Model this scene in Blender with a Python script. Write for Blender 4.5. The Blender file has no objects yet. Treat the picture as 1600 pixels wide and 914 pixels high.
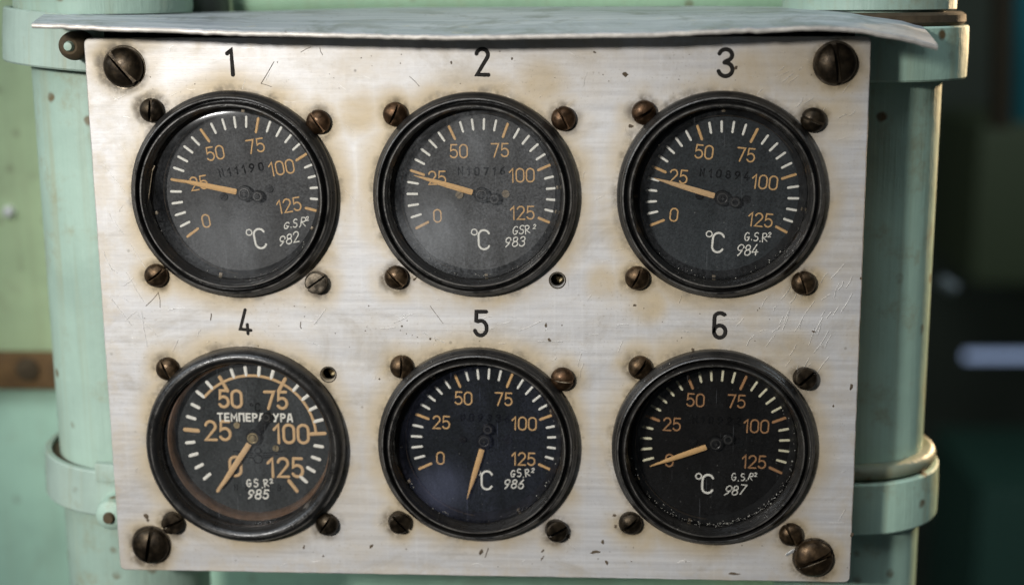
import bpy, bmesh, math, random
from mathutils import Vector, Matrix
random.seed(11)
S = bpy.context.scene
C = S.collection
R_ = math.radians
sin, cos, pi = math.sin, math.cos, math.pi

# ------------------------------------------------------------------ camera
CAM_LOC = Vector((0.0399, -0.4454, 0.1014))
PITCH, YAW, ROLL = 0.20574, -0.06269, -0.00739
FPX = 2222.0
cp, sp, cy_, sy_ = cos(PITCH), sin(PITCH), cos(YAW), sin(YAW)
FWD = Vector((sy_*cp, cp*cy_, -sp))
r0 = Vector((cy_, -sy_, 0)); u0 = r0.cross(FWD)
RGT = cos(ROLL)*r0 + sin(ROLL)*u0
UPV = -sin(ROLL)*r0 + cos(ROLL)*u0
cam_d = bpy.data.cameras.new('camera')
cam = bpy.data.objects.new('camera', cam_d); C.objects.link(cam)
m = Matrix.Identity(4)
for i in range(3):
    m[i][0], m[i][1], m[i][2], m[i][3] = RGT[i], UPV[i], -FWD[i], CAM_LOC[i]
cam.matrix_world = m
cam_d.sensor_width = 36; cam_d.lens = 36*FPX/1600
cam_d.clip_start = 0.01; cam_d.clip_end = 60
cam_d.dof.use_dof = True; cam_d.dof.focus_distance = 0.452; cam_d.dof.aperture_fstop = 4.8
cam_d.dof.aperture_blades = 0
S.camera = cam

def at(px, py, y=0.0):
    """world point where the line of sight through photo pixel (px,py) meets depth y"""
    d = FWD*FPX + RGT*(px-800) + UPV*(457-py)
    t = (y-CAM_LOC.y)/d.y
    return CAM_LOC + d*t

# ------------------------------------------------------------------ light and exposure
w = bpy.data.worlds.new('World'); S.world = w; w.use_nodes = True
bg = w.node_tree.nodes['Background']
bg.inputs[0].default_value = (0.62, 0.72, 0.80, 1); bg.inputs[1].default_value = 0.05
S.view_settings.view_transform = 'Standard'; S.view_settings.look = 'None'
S.view_settings.exposure = 0; S.view_settings.gamma = 1
def spot(name, loc, target, power, size, radius, col, blend=1.0):
    l = bpy.data.lights.new(name, 'SPOT'); l.energy = power; l.spot_size = R_(size); l.spot_blend = blend
    l.shadow_soft_size = radius; l.color = col
    o = bpy.data.objects.new(name, l); C.objects.link(o)
    o.location = loc; o.rotation_euler = (Vector(target)-Vector(loc)).to_track_quat('-Z', 'Y').to_euler()
    return o
spot('key_lamp', (-0.34, -0.72, 0.25), (-0.035, 0, -0.012), 26, 36, 0.035, (1.0, 0.98, 0.95))
spot('warm_lamp', (0.70, 0.72, 0.20), (0.17, 0.05, 0.0), 70, 30, 0.03, (1.0, 0.70, 0.40))
def area(name, loc, target, power, sx, sy, col):
    l = bpy.data.lights.new(name, 'AREA'); l.energy = power; l.shape = 'RECTANGLE'; l.size = sx; l.size_y = sy; l.color = col
    o = bpy.data.objects.new(name, l); C.objects.link(o)
    o.location = loc; o.rotation_euler = (Vector(target)-Vector(loc)).to_track_quat('-Z', 'Y').to_euler()
    return o
area('window_light', (-0.95, -0.45, 0.5), (-0.26, 0.10, 0), 3.4, 0.5, 0.5, (0.86, 0.93, 1.0))
area('ceiling_light', (-0.20, -0.70, 1.0), (-0.05, 0, 0), 3.6, 0.5, 0.35, (0.84, 0.91, 1.0))

area('back_fill', (1.3, 0.2, 1.1), (0.75, 0.9, -0.05), 6, 0.5, 0.5, (0.80, 0.92, 1.0))  # unseen fill added to brighten the things in the far background

# ------------------------------------------------------------------ materials
class NT:
    def __init__(s, name):
        s.m = bpy.data.materials.new(name); s.m.use_nodes = True
        s.t = s.m.node_tree; s.n = s.t.nodes; s.n.clear()
        s.out = s.n.new('ShaderNodeOutputMaterial')
        s.co = s.n.new('ShaderNodeTexCoord').outputs['Object']
    def lk(s, a, b):
        if isinstance(a, (int, float)): b.default_value = a
        elif isinstance(a, tuple): b.default_value = a if len(a) == len(b.default_value) else a+(1,)
        else: s.t.links.new(a, b)
    def math(s, op, a, b=0.0, c=0.0, clamp=False):
        n = s.n.new('ShaderNodeMath'); n.operation = op; n.use_clamp = clamp
        s.lk(a, n.inputs[0]); s.lk(b, n.inputs[1]); s.lk(c, n.inputs[2]); return n.outputs[0]
    def scale(s, v, co=None, rot=None):
        n = s.n.new('ShaderNodeMapping'); s.lk(co or s.co, n.inputs[0]); n.inputs['Scale'].default_value = v
        if rot: n.inputs['Rotation'].default_value = rot
        return n.outputs[0]
    def noise(s, sc, co=None, det=4, rough=.6, dist=0.0):
        n = s.n.new('ShaderNodeTexNoise'); s.lk(co or s.co, n.inputs['Vector'])
        n.inputs['Scale'].default_value = sc; n.inputs['Detail'].default_value = det
        n.inputs['Roughness'].default_value = rough; n.inputs['Distortion'].default_value = dist
        return n.outputs[0]
    def voro(s, sc, co=None, feat='F1'):
        n = s.n.new('ShaderNodeTexVoronoi'); n.feature = feat; s.lk(co or s.co, n.inputs['Vector']); n.inputs['Scale'].default_value = sc
        return n
    def ramp(s, v, a, b, lo=0.0, hi=1.0):
        n = s.n.new('ShaderNodeMapRange'); n.interpolation_type = 'SMOOTHSTEP'
        s.lk(v, n.inputs[0]); n.inputs[1].default_value = a; n.inputs[2].default_value = b
        n.inputs[3].default_value = lo; n.inputs[4].default_value = hi; return n.outputs[0]
    def mix(s, f, a, b, mode='MIX'):
        n = s.n.new('ShaderNodeMix'); n.data_type = 'RGBA'; n.blend_type = mode
        s.lk(f, n.inputs[0]); s.lk(a, n.inputs[6]); s.lk(b, n.inputs[7]); return n.outputs[2]
    def bump(s, h, st, dist=0.001):
        n = s.n.new('ShaderNodeBump'); s.lk(h, n.inputs['Height']); n.inputs['Strength'].default_value = st
        n.inputs['Distance'].default_value = dist; return n.outputs[0]
    def bsdf(s, col, rough, metal=0.0, normal=None, spec=0.5, coat=0.0):
        b = s.n.new('ShaderNodeBsdfPrincipled'); s.lk(col, b.inputs['Base Color']); s.lk(rough, b.inputs['Roughness'])
        s.lk(metal, b.inputs['Metallic']); s.lk(spec, b.inputs['Specular IOR Level'])
        if coat: b.inputs['Coat Weight'].default_value = coat; b.inputs['Coat Roughness'].default_value = .2
        if normal is not None: s.lk(normal, b.inputs['Normal'])
        s.lk(b.outputs[0], s.out.inputs[0]); return s.m

def mat_simple(name, col, rough, metal=0.0, var=0.25, sc=400, bump=0.15, spec=.5, speck=None):
    n = NT(name); f = n.noise(sc)
    dark = tuple(c*(1-var) for c in col); lite = tuple(min(1, c*(1+var)) for c in col)
    c = n.mix(f, dark, lite)
    if speck:
        v = n.voro(speck[0]).outputs[0]; k = n.math('MULTIPLY', n.ramp(v, .10, .02), n.ramp(n.noise(140), .50, .62))
        c = n.mix(n.math('MULTIPLY', k, speck[2]), c, speck[1])
    r = n.ramp(n.noise(sc*.6), .3, .7, max(0, rough-.1), min(1, rough+.1))
    return n.bsdf(c, r, metal, n.bump(n.noise(sc*2), bump, .0002) if bump else None, spec)

def mat_paint(name, col, rust=0.5, rough=.38, col2=None, sc=1.0):
    n = NT(name)
    big = n.noise(14*sc, det=5); fine = n.noise(260, det=3)
    c = n.mix(n.ramp(big, .3, .7), tuple(x*.80 for x in col), col2 or tuple(min(1, x*1.08) for x in col))
    streak = n.noise(1, n.scale((160, 160, 6)), det=3)
    c = n.mix(n.math('MULTIPLY', n.ramp(streak, .50, .78), .42*rust), c, (.36, .33, .17))
    grime = n.noise(48, det=6, rough=.7)
    c = n.mix(n.math('MULTIPLY', n.ramp(grime, .52, .70), .5*rust), c, (.30, .26, .13))
    v = n.voro(85).outputs[0]
    chip = n.math('MULTIPLY', n.ramp(n.math('ADD', v, n.math('MULTIPLY', n.noise(400), .12)), .26, .14), n.ramp(n.noise(30), .44, .56))
    c = n.mix(n.math('MULTIPLY', chip, rust), c, (.16, .11, .05))
    brush = n.noise(1, n.scale((700, 700, 26)), det=3)
    c = n.mix(n.math('MULTIPLY', n.ramp(brush, .45, .75), .16), c, tuple(x*.62 for x in col))
    nm = n.bump(n.math('ADD', n.math('ADD', n.math('MULTIPLY', n.noise(70), 1.0), n.math('MULTIPLY', brush, .5)), n.math('MULTIPLY', fine, .25)), .35, .0012)
    return n.bsdf(c, n.ramp(grime, .3, .7, rough, rough+.2), 0, nm, .45)

MINT = (.39, .53, .435)
M = {}
M['mint'] = mat_paint('mint_paint', MINT, .95)
M['mint_clean'] = mat_paint('mint_paint_clean', (.39, .50, .425), 1.25)
M['green_left'] = mat_paint('yellow_green_paint', (.60, .76, .44), .35)
M['mint_low'] = mat_paint('pale_mint_paint', (.54, .82, .62), .35)
M['mint_right'] = mat_paint('dull_green_paint', (.46, .66, .53), 1.0, .35)
M['rust'] = mat_simple('rusty_iron', (.17, .095, .036), .85, 0, .7, 130, .5)
M['rustdark'] = mat_simple('dark_rusty_iron', (.075, .052, .026), .85, 0, .8, 260, .7)
def mat_bakelite(name, wear_shine, dust, P=.0002, ridges=()):
    n = NT(name); f = n.noise(500)
    c = n.mix(f, (.004, .0038, .0036), (.012, .011, .010))
    g = n.n.new('ShaderNodeNewGeometry')
    rub = n.math('MULTIPLY', n.ramp(g.outputs['Pointiness'], .53, .62), n.ramp(n.noise(160, det=5, rough=.7), .40, .68))
    c = n.mix(n.math('MULTIPLY', rub, wear_shine), c, (.20, .18, .155))
    sp3 = n.n.new('ShaderNodeSeparateXYZ'); n.lk(n.co, sp3.inputs[0])
    rad = n.math('SQRT', n.math('ADD', n.math('MULTIPLY', sp3.outputs[0], sp3.outputs[0]), n.math('MULTIPLY', sp3.outputs[2], sp3.outputs[2])))
    for rr_ in ridges:     # raised rings rubbed thin; the pale bands also paint in their highlights
        band = n.math('MULTIPLY', n.ramp(n.math('ABSOLUTE', n.math('SUBTRACT', rad, rr_*P)), 1.7*P, .5*P), n.ramp(n.noise(110, det=6, rough=.75), .40, .62))
        c = n.mix(n.math('MULTIPLY', band, wear_shine), c, (.15, .14, .125))
    v = n.voro(620).outputs[0]; k = n.math('MULTIPLY', n.ramp(v, .12, .03), n.ramp(n.noise(130), .46, .60))
    c = n.mix(n.math('MULTIPLY', k, dust), c, (.45, .42, .37))
    film = n.math('MULTIPLY', n.ramp(n.noise(45, det=5), .42, .7), .05*dust)
    c = n.mix(film, c, (.36, .33, .28))
    r = n.ramp(n.noise(300), .3, .7, .24, .42)
    return n.bsdf(c, r, 0, n.bump(n.noise(900, det=4), .5, .0002), .65)
M['black'] = mat_bakelite('black_bakelite', .75, .6)
M['blackold'] = mat_bakelite('dusty_black_bakelite', .35, 1.0)
M['interior'] = mat_simple('dull_black_interior', (.008, .008, .008), .6, 0, .4, 500, .2, .3)
M['ring'] = mat_simple('worn_brown_ring', (.060, .043, .028), .42, .45, .6, 380, .4)
M['copper'] = mat_simple('worn_copper_ring', (.20, .125, .08), .40, .55, .5, 380, .4)
M['hub'] = mat_simple('blackened_steel', (.0035, .0035, .0035), .42, 0, .4, 900, .2, .3)
M['hubcap'] = mat_simple('worn_dark_steel', (.055, .053, .050), .38, .55, .5, 1200, .3)
M['brassy'] = mat_simple('dull_brass', (.34, .27, .15), .42, .7, .4, 900, .2)
M['lug'] = mat_simple('dull_tan_metal', (.16, .125, .08), .5, .4, .5, 700, .2)
M['orange'] = mat_simple('aged_orange_paint', (.60, .37, .16), .7, 0, .18, 900, .2, .3)
M['tan'] = mat_simple('aged_tan_paint', (.58, .385, .20), .7, 0, .18, 900, .2, .3)
M['browny'] = mat_simple('faded_brown_paint', (.36, .19, .085), .75, 0, .25, 900, .2, .3)
M['white'] = mat_simple('ivory_white_paint', (.80, .78, .70), .7, 0, .08, 900, .2, .3)
M['yellowish'] = mat_simple('yellowed_white_paint', (.66, .62, .44), .7, 0, .12, 900, .2, .3)
M['ink'] = mat_simple('black_engraving_fill', (.014, .012, .010), .7, 0, .5, 1500, .4, .25)
M['stamp'] = mat_simple('stamped_black_digits', (.003, .003, .003), .8, 0, .3, 1500, .2, .08)
M['hole'] = mat_simple('dark_hole', (.006, .005, .004), .9, 0, .3, 900, 0, .1)
M['gasket'] = mat_simple('black_rubber', (.008, .0075, .007), .7, 0, .4, 600, .3, .2)
M['scar'] = mat_simple('dark_scuff', (.10, .075, .05), .8, 0, .6, 900, .3, .2)
M['scratch'] = mat_simple('fresh_scratch', (.86, .85, .82), .35, .8, .1, 900, 0)
M['dust'] = mat_simple('grey_dust', (.42, .40, .35), .9, 0, .3, 900, 0, .1)

def mat_bronze(name, col, lite):
    n = NT(name); f = n.noise(330, det=5)
    c = n.mix(n.ramp(f, .35, .68), col, lite)
    c = n.mix(n.math('MULTIPLY', n.ramp(n.noise(900), .55, .7), .6), c, (.05, .03, .015))
    return n.bsdf(c, n.ramp(n.noise(500), .3, .7, .30, .55), .8, n.bump(n.noise(1300), .25, .0002), .5)
M['bronze'] = mat_bronze('patinated_bronze', (.036, .023, .012), (.105, .066, .034))
M['bronze_dark'] = mat_bronze('dark_patinated_bronze', (.020, .0145, .009), (.055, .040, .024))
M['bronze_red'] = mat_bronze('rust_stained_bronze', (.042, .024, .012), (.11, .060, .030))
M['bronze_grey'] = mat_bronze('worn_grey_bronze', (.09, .075, .055), (.26, .215, .16))

def mat_dial(name, col, warm=.0):
    n = NT(name); f = n.ramp(n.noise(1400, det=2), .25, .75); b = n.noise(60, det=4)
    c = n.mix(f, tuple(x*.35 for x in col), tuple(x*1.65 for x in col))
    c = n.mix(n.math('MULTIPLY', n.ramp(b, .40, .75), .5+warm), c, tuple(x*1.9 for x in col))
    v = n.voro(420).outputs[0]
    dust = n.math('MULTIPLY', n.ramp(v, .11, .03), n.ramp(n.noise(90), .46, .6))
    c = n.mix(n.math('MULTIPLY', dust, .35), c, (.35, .34, .31))
    return n.bsdf(c, .6, 0, n.bump(n.noise(1800), .4, .0002), .12 if max(col) < .012 else .3)

def mat_glass(name, haze, hazecol=(.62, .64, .66), hrough=.55, sheens=()):
    n = NT(name)
    tr = n.n.new('ShaderNodeBsdfTransparent'); gl = n.n.new('ShaderNodeBsdfGlossy'); gl.inputs['Roughness'].default_value = .13
    fr = n.n.new('ShaderNodeFresnel'); fr.inputs[0].default_value = 1.45
    m1 = n.n.new('ShaderNodeMixShader'); n.lk(fr.outputs[0], m1.inputs[0]); n.lk(tr.outputs[0], m1.inputs[1]); n.lk(gl.outputs[0], m1.inputs[2])
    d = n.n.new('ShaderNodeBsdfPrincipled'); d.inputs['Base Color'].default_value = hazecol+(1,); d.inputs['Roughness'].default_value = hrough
    smear = n.noise(1, n.scale((55, 55, 22), rot=(0, .6, 0)), det=5, rough=.65, dist=.6)
    speck = n.math('MULTIPLY', n.ramp(n.voro(700).outputs[0], .10, .03), n.ramp(n.noise(120), .48, .62))
    hair = n.math('MULTIPLY', n.ramp(n.noise(1, n.scale((1500, 10, 60), rot=(0, .5, 0)), det=2), .66, .72), .05)
    k = n.math('MULTIPLY', n.math('MULTIPLY', n.ramp(smear, .25, .8, .05, 2.6), n.ramp(n.noise(1500, det=2), .3, .7, .5, 1.5)), haze)
    k = n.math('ADD', n.math('ADD', k, n.math('MULTIPLY', speck, .12)), hair, clamp=True)
    for X, Z, rr_, st_ in sheens:  # soft reflections painted into the glass as round haze patches
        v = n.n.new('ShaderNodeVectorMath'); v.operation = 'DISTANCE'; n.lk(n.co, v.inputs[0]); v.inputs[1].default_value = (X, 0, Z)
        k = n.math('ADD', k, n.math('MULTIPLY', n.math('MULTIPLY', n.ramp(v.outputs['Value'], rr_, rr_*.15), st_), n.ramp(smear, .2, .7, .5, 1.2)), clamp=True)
    m2 = n.n.new('ShaderNodeMixShader'); n.lk(k, m2.inputs[0]); n.lk(m1.outputs[0], m2.inputs[1]); n.lk(d.outputs[0], m2.inputs[2])
    n.lk(m2.outputs[0], n.out.inputs[0]); return n.m

# ------------------------------------------------------------------ mesh helpers
def link(name, me, mat, parent=None, smooth=False, ang=35):
    o = bpy.data.objects.new(name, me); C.objects.link(o)
    if mat: me.materials.clear(); me.materials.append(mat)
    if smooth:
        me.polygons.foreach_set('use_smooth', [True]*len(me.polygons))
        me.set_sharp_from_angle(angle=R_(ang))
    if parent: o.parent = parent
    return o
def obj(name, bm, mat, parent=None, smooth=False, ang=35):
    me = bpy.data.meshes.new(name); bmesh.ops.recalc_face_normals(bm, faces=bm.faces[:]); bm.to_mesh(me); bm.free()
    return link(name, me, mat, parent, smooth, ang)
def empty(name, loc, parent=None):
    o = bpy.data.objects.new(name, None); C.objects.link(o); o.location = loc; o.empty_display_size = .01
    if parent: o.parent = parent
    return o
def tag(o, label, cat, group=None, kind=None):
    if label: o['label'] = label
    if cat: o['category'] = cat
    if group: o['group'] = group
    if kind: o['kind'] = kind
    return o
def lathe(bm, prof, axis='y', n=96, c=(0, 0, 0), closed=False, wob=0.0):
    rows = []
    for r, d in prof:
        if r < 1e-7:
            p = (c[0], c[1]+d, c[2]) if axis == 'y' else (c[0], c[1], c[2]+d)
            rows.append([bm.verts.new(p)]); continue
        row = []
        for i in range(n):
            a = 2*pi*i/n; rr = r*(1+wob*sin(3*a+1)+wob*.6*sin(7*a))
            if axis == 'y': p = (c[0]+rr*cos(a), c[1]+d, c[2]+rr*sin(a))
            else: p = (c[0]+rr*cos(a), c[1]+rr*sin(a), c[2]+d)
            row.append(bm.verts.new(p))
        rows.append(row)
    pairs = list(zip(rows, rows[1:]))
    if closed: pairs.append((rows[-1], rows[0]))
    for a, b in pairs:
        for i in range(n):
            j = (i+1) % n
            if len(a) == 1 and len(b) == 1: continue
            if len(a) == 1: bm.faces.new((a[0], b[j], b[i]))
            elif len(b) == 1: bm.faces.new((a[i], a[j], b[0]))
            else: bm.faces.new((a[i], a[j], b[j], b[i]))
def box(bm, x0, x1, y0, y1, z0, z1, bev=0.0):
    r = bmesh.ops.create_cube(bm, size=1)
    for v in r['verts']:
        v.co = Vector((x0+(v.co.x+.5)*(x1-x0), y0+(v.co.y+.5)*(y1-y0), z0+(v.co.z+.5)*(z1-z0)))
    if bev:
        es = list({e for v in r['verts'] for e in v.link_edges})
        bmesh.ops.bevel(bm, geom=es, offset=bev, segments=2, affect='EDGES', profile=.6)
def tube(bm, p0, p1, r, n=24):
    p0, p1 = Vector(p0), Vector(p1); d = (p1-p0).normalized(); q = d.to_track_quat('Z', 'Y')
    A, B = [], []
    for i in range(n):
        v = q @ Vector((r*cos(2*pi*i/n), r*sin(2*pi*i/n), 0)); A.append(bm.verts.new(p0+v)); B.append(bm.verts.new(p1+v))
    for i in range(n):
        j = (i+1) % n; bm.faces.new((A[i], A[j], B[j], B[i]))
    bm.faces.new(A[::-1]); bm.faces.new(B)

# strokes: ribbons with rounded ends lying in the x-z plane, raised towards -y
def arc(cx, cy, rx, ry, a0, a1, n=14):
    return [(cx+rx*cos(R_(a0+(a1-a0)*i/n)), cy+ry*sin(R_(a0+(a1-a0)*i/n))) for i in range(n+1)]
def stroke(bm, pts, wd, y, h, closed=False, taper=None):
    P = [Vector((p[0], p[1])) for p in pts]
    Q = [P[0]]
    for p in P[1:]:
        if (p-Q[-1]).length > wd*.05: Q.append(p)
    if closed and (Q[0]-Q[-1]).length < wd*.05: Q.pop()
    if len(Q) < 2: return
    n = len(Q); st = []
    for i, p in enumerate(Q):
        a = Q[i-1] if (i > 0 or closed) else None; b = Q[(i+1) % n] if (i < n-1 or closed) else None
        d1 = (p-a).normalized() if a is not None else None; d2 = (b-p).normalized() if b is not None else None
        if d1 is None: d = d2; k = 1
        elif d2 is None: d = d1; k = 1
        else:
            d = d1+d2; d = d.normalized() if d.length > 1e-3 else d2
            k = 1/max(.58, d.dot(d2))
        st.append((p, Vector((-d.y, d.x)), k))
    if not closed:
        r = wd/2; head, tail = [], []
        for t in (80, 50, 25):
            a = R_(t)
            d = (Q[0]-Q[1]).normalized(); head.append((Q[0]+d*r*sin(a), st[0][1], cos(a)))
            d = (Q[-1]-Q[-2]).normalized(); tail.insert(0, (Q[-1]+d*r*sin(a), st[-1][1], cos(a)))
        st = head+st+tail
    rows = []
    N = len(st)
    for i, (p, nn, k) in enumerate(st):
        ww = wd/2*k*(taper(i/(N-1)) if taper else 1)
        row = []
        for f, hh in ((-1, 0), (-.62, h), (.62, h), (1, 0)):
            q = p+nn*ww*f; row.append(bm.verts.new((q.x, y-hh, q.y)))
        rows.append(row)
    for a, b in list(zip(rows, rows[1:]))+([(rows[-1], rows[0])] if closed else []):
        for i in range(3): bm.faces.new((a[i], a[i+1], b[i+1], b[i]))

def stad(w_=.56):
    r = w_/2
    return arc(r, 1-r, r, r, 0, 180)+arc(r, r, r, r, 180, 360)
G = {
 '0': (.56, [(stad(), True)]),
 '1': (.30, [([(.0, .74), (.24, 1), (.24, 0)], False)]),
 '2': (.54, [(arc(.27, .73, .26, .27, 165, -30)+[(.0, 0), (.55, 0)], False)]),
 '3': (.54, [(arc(.27, .76, .24, .24, 160, -70)+[(.25, .53)], False), ([(.25, .53)]+arc(.26, .27, .28, .27, 62, -160), False)]),
 '4': (.56, [([(.34, 1), (0, .28), (.56, .28)], False), ([(.39, .5), (.39, 0)], False)]),
 '5': (.54, [([(.50, 1), (.08, 1), (.04, .53)]+arc(.26, .32, .28, .31, 118, -150), False)]),
 '6': (.54, [([(.44, 1.0), (.24, .78), (.06, .48)]+arc(.27, .28, .27, .28, 165, 520, 22), False)]),
 '7': (.54, [([(.0, 1), (.54, 1), (.20, 0)], False)]),
 '8': (.54, [(arc(.27, .76, .22, .23, -90, 270, 20), True), (arc(.27, .27, .27, .26, 90, 450, 20), True)]),
 'C': (.58, [(arc(.29, .71, .28, .29, 25, 180)+arc(.29, .29, .28, .29, 180, 335), False)]),
 'N': (.50, [([(0, 0), (0, 1), (.5, 0), (.5, 1)], False)]),
 'G': (.62, [(arc(.30, .5, .30, .5, 50, 318, 18)+[(.56, .42), (.30, .42)], False)]),
 'S': (.50, [(arc(.26, .76, .23, .24, 35, 255, 10)+arc(.24, .26, .26, .27, 80, -145, 10), False)]),
 'R': (.54, [([(0, 0), (0, 1)]+arc(.22, .75, .28, .25, 90, -90, 8)+[(.05, .5), (.55, 0)], False)]),
 '.': (.12, [([(.05, .0), (.06, .04)], False)]),
 ' ': (.30, []),
 'Т': (.6, [([(0, 1), (.6, 1)], False), ([(.3, 1), (.3, 0)], False)]),
 'Е': (.5, [([(.5, 1), (0, 1), (0, 0), (.5, 0)], False), ([(0, .5), (.42, .5)], False)]),
 'М': (.7, [([(0, 0), (0, 1), (.35, .35), (.7, 1), (.7, 0)], False)]),
 'П': (.6, [([(0, 0), (0, 1), (.6, 1), (.6, 0)], False)]),
 'Р': (.52, [([(0, 0), (0, 1)]+arc(.25, .73, .28, .27, 90, -90, 8)+[(0, .46)], False)]),
 'А': (.62, [([(0, 0), (.2, 1), (.42, 1), (.62, 0)], False), ([(.08, .3), (.54, .3)], False)]),
 'У': (.6, [([(0, 1), (.3, .4)], False), ([(.6, 1), (.3, .4), (.18, 0), (.05, 0)], False)]),
}
G['9'] = (.54, [([(.54-x, 1-y) for x, y in p], c) for p, c in G['6'][1]])
def text(bm, s, cx, cz, h, wd, y, hh, gap=.24, wscale=1.0, rot=0.0, jitter=0.0, slant=0.0, sq=0.0):
    """writes s centred on (cx,cz) with capital height h"""
    tot = sum(G[c][0]*wscale for c in s)+gap*(len(s)-1)
    x = -tot/2
    for ci, c in enumerate(s):
        gw, strokes = G[c]
        jr = random.gauss(0, jitter*2.2) if jitter else 0; jy = random.gauss(0, jitter) if jitter else 0; js = 1+(random.gauss(0, jitter*1.5) if jitter else 0)
        for k, (pts, cl) in enumerate(strokes):
            out = []
            for px, pz in pts:
                a = (px-gw/2)*wscale*js; b = (pz-.5)*js
                a += slant*b
                a, b = a*cos(jr)-b*sin(jr), a*sin(jr)+b*cos(jr)
                a = (a+x+gw*wscale/2)*h; b = (b+jy)*h
                b += a*a*sq
                out.append((cx+a*cos(rot)-b*sin(rot), cz+a*sin(rot)+b*cos(rot)))
            stroke(bm, out, wd, y, hh*(1+.12*k+.05*(ci % 2)), cl)
        x += gw*wscale+gap

# ------------------------------------------------------------------ layout taken off the photograph (plate plane y = 0)
GAUGES = [  # bezel left px, right px, centre row px, dial turn in degrees
    (207, 530, 305.5, 9.0), (584, 907, 306, 0.5), (965, 1295, 306, -5.0),
    (231, 544, 696, 0.0), (592, 907, 696.5, -1.5), (957, 1278.5, 701, -2.0)]
GC = []
for l, r, cy, t in GAUGES:
    a, b = at(l, cy, -.002), at(r, cy, -.002)
    GC.append(((a.x+b.x)/2-.0006, (a.z+b.z)/2, (b.x-a.x)/2))
SMALL = [  # photo x, y, slot angle, kind (d dome, f flat cheese head)
    [(236, 173, 85, 'd'), (497, 191, -55, 'd'), (243, 431, 38, 'd'), (493, 442, 35, 'f')],
    [(617, 179, 65, 'd'), (880, 186, -62, 'd'), (619, 434, -45, 'd')],
    [(1006, 176, 30, 'd'), (1271, 188, -20, 'd'), (996, 435, 65, 'd'), (1256, 443, -70, 'd')],
    [(261, 577, -65, 'd'), (268, 817, 22, 'f'), (511, 820, 55, 'd')],
    [(627, 574, 88, 'd'), (879, 593, -6, 'd'), (622, 816, -50, 'f'), (868, 829, 25, 'f')],
    [(1000, 575, 55, 'd'), (1257, 592, 40, 'f'), (985, 818, 40, 'd'), (1236, 836, -62, 'd')]]
BIG = [(191, 106, -50), (1307, 100, -80), (234, 854, 80), (1272, 874, 24)]
HOLES = [(871, 438), (513, 585)]

# ------------------------------------------------------------------ machinery behind
def depth_x(px, py, y): return at(px, py, y).x
PANEL_Y = .155
# painted wall panels: left of the pipes and between them
x0 = at(-420, 457, PANEL_Y).x; x1 = at(1395, 457, PANEL_Y).x
zs = at(40, 592, PANEL_Y).z
bm = bmesh.new(); box(bm, x0, x1, PANEL_Y, PANEL_Y+.02, zs+.002, .36, .002)
tag(obj('painted_panel', bm, M['green_left'], None, True), 'yellow-green painted metal panel above the rusty strap, behind the pipes', 'panel', None)
bm = bmesh.new(); box(bm, x0, x1, PANEL_Y-.002, PANEL_Y+.02, -.36, zs-.001, .002)
tag(obj('painted_panel', bm, M['mint_low'], None, True), 'mint painted metal panel below the rusty strap, behind the pipes', 'panel', None)
# rusty strap
a, b = at(-260, 548, PANEL_Y-.008), at(150, 608, PANEL_Y-.008)
bm = bmesh.new(); box(bm, a.x, b.x, PANEL_Y-.010, PANEL_Y-.004, b.z, a.z, .0015)
st = tag(obj('rusty_strap', bm, M['rust'], None, True), 'rusty brown flat iron strap with a dark bolt, left of the pale pipe', 'strap')
c = at(42, 578, PANEL_Y-.011)
bm = bmesh.new(); lathe(bm, [(0, -.0016), (.0035, -.0015), (.0052, -.0006), (.0055, .002)], n=24, c=(c.x, PANEL_Y-.0102, c.z))
obj('bolt', bm, M['rustdark'], st, True)
c = at(15, 331, PANEL_Y)
bm = bmesh.new(); lathe(bm, [(0, -.003), (.0018, -.0026), (.0028, -.001), (.003, .001)], n=24, c=(c.x, PANEL_Y, c.z))
tag(obj('rivet', bm, mat_simple('bare_pale_metal', (.85, .85, .82), .3, .2), None, True), 'small pale round rivet on the yellow-green panel', 'rivet')

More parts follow.
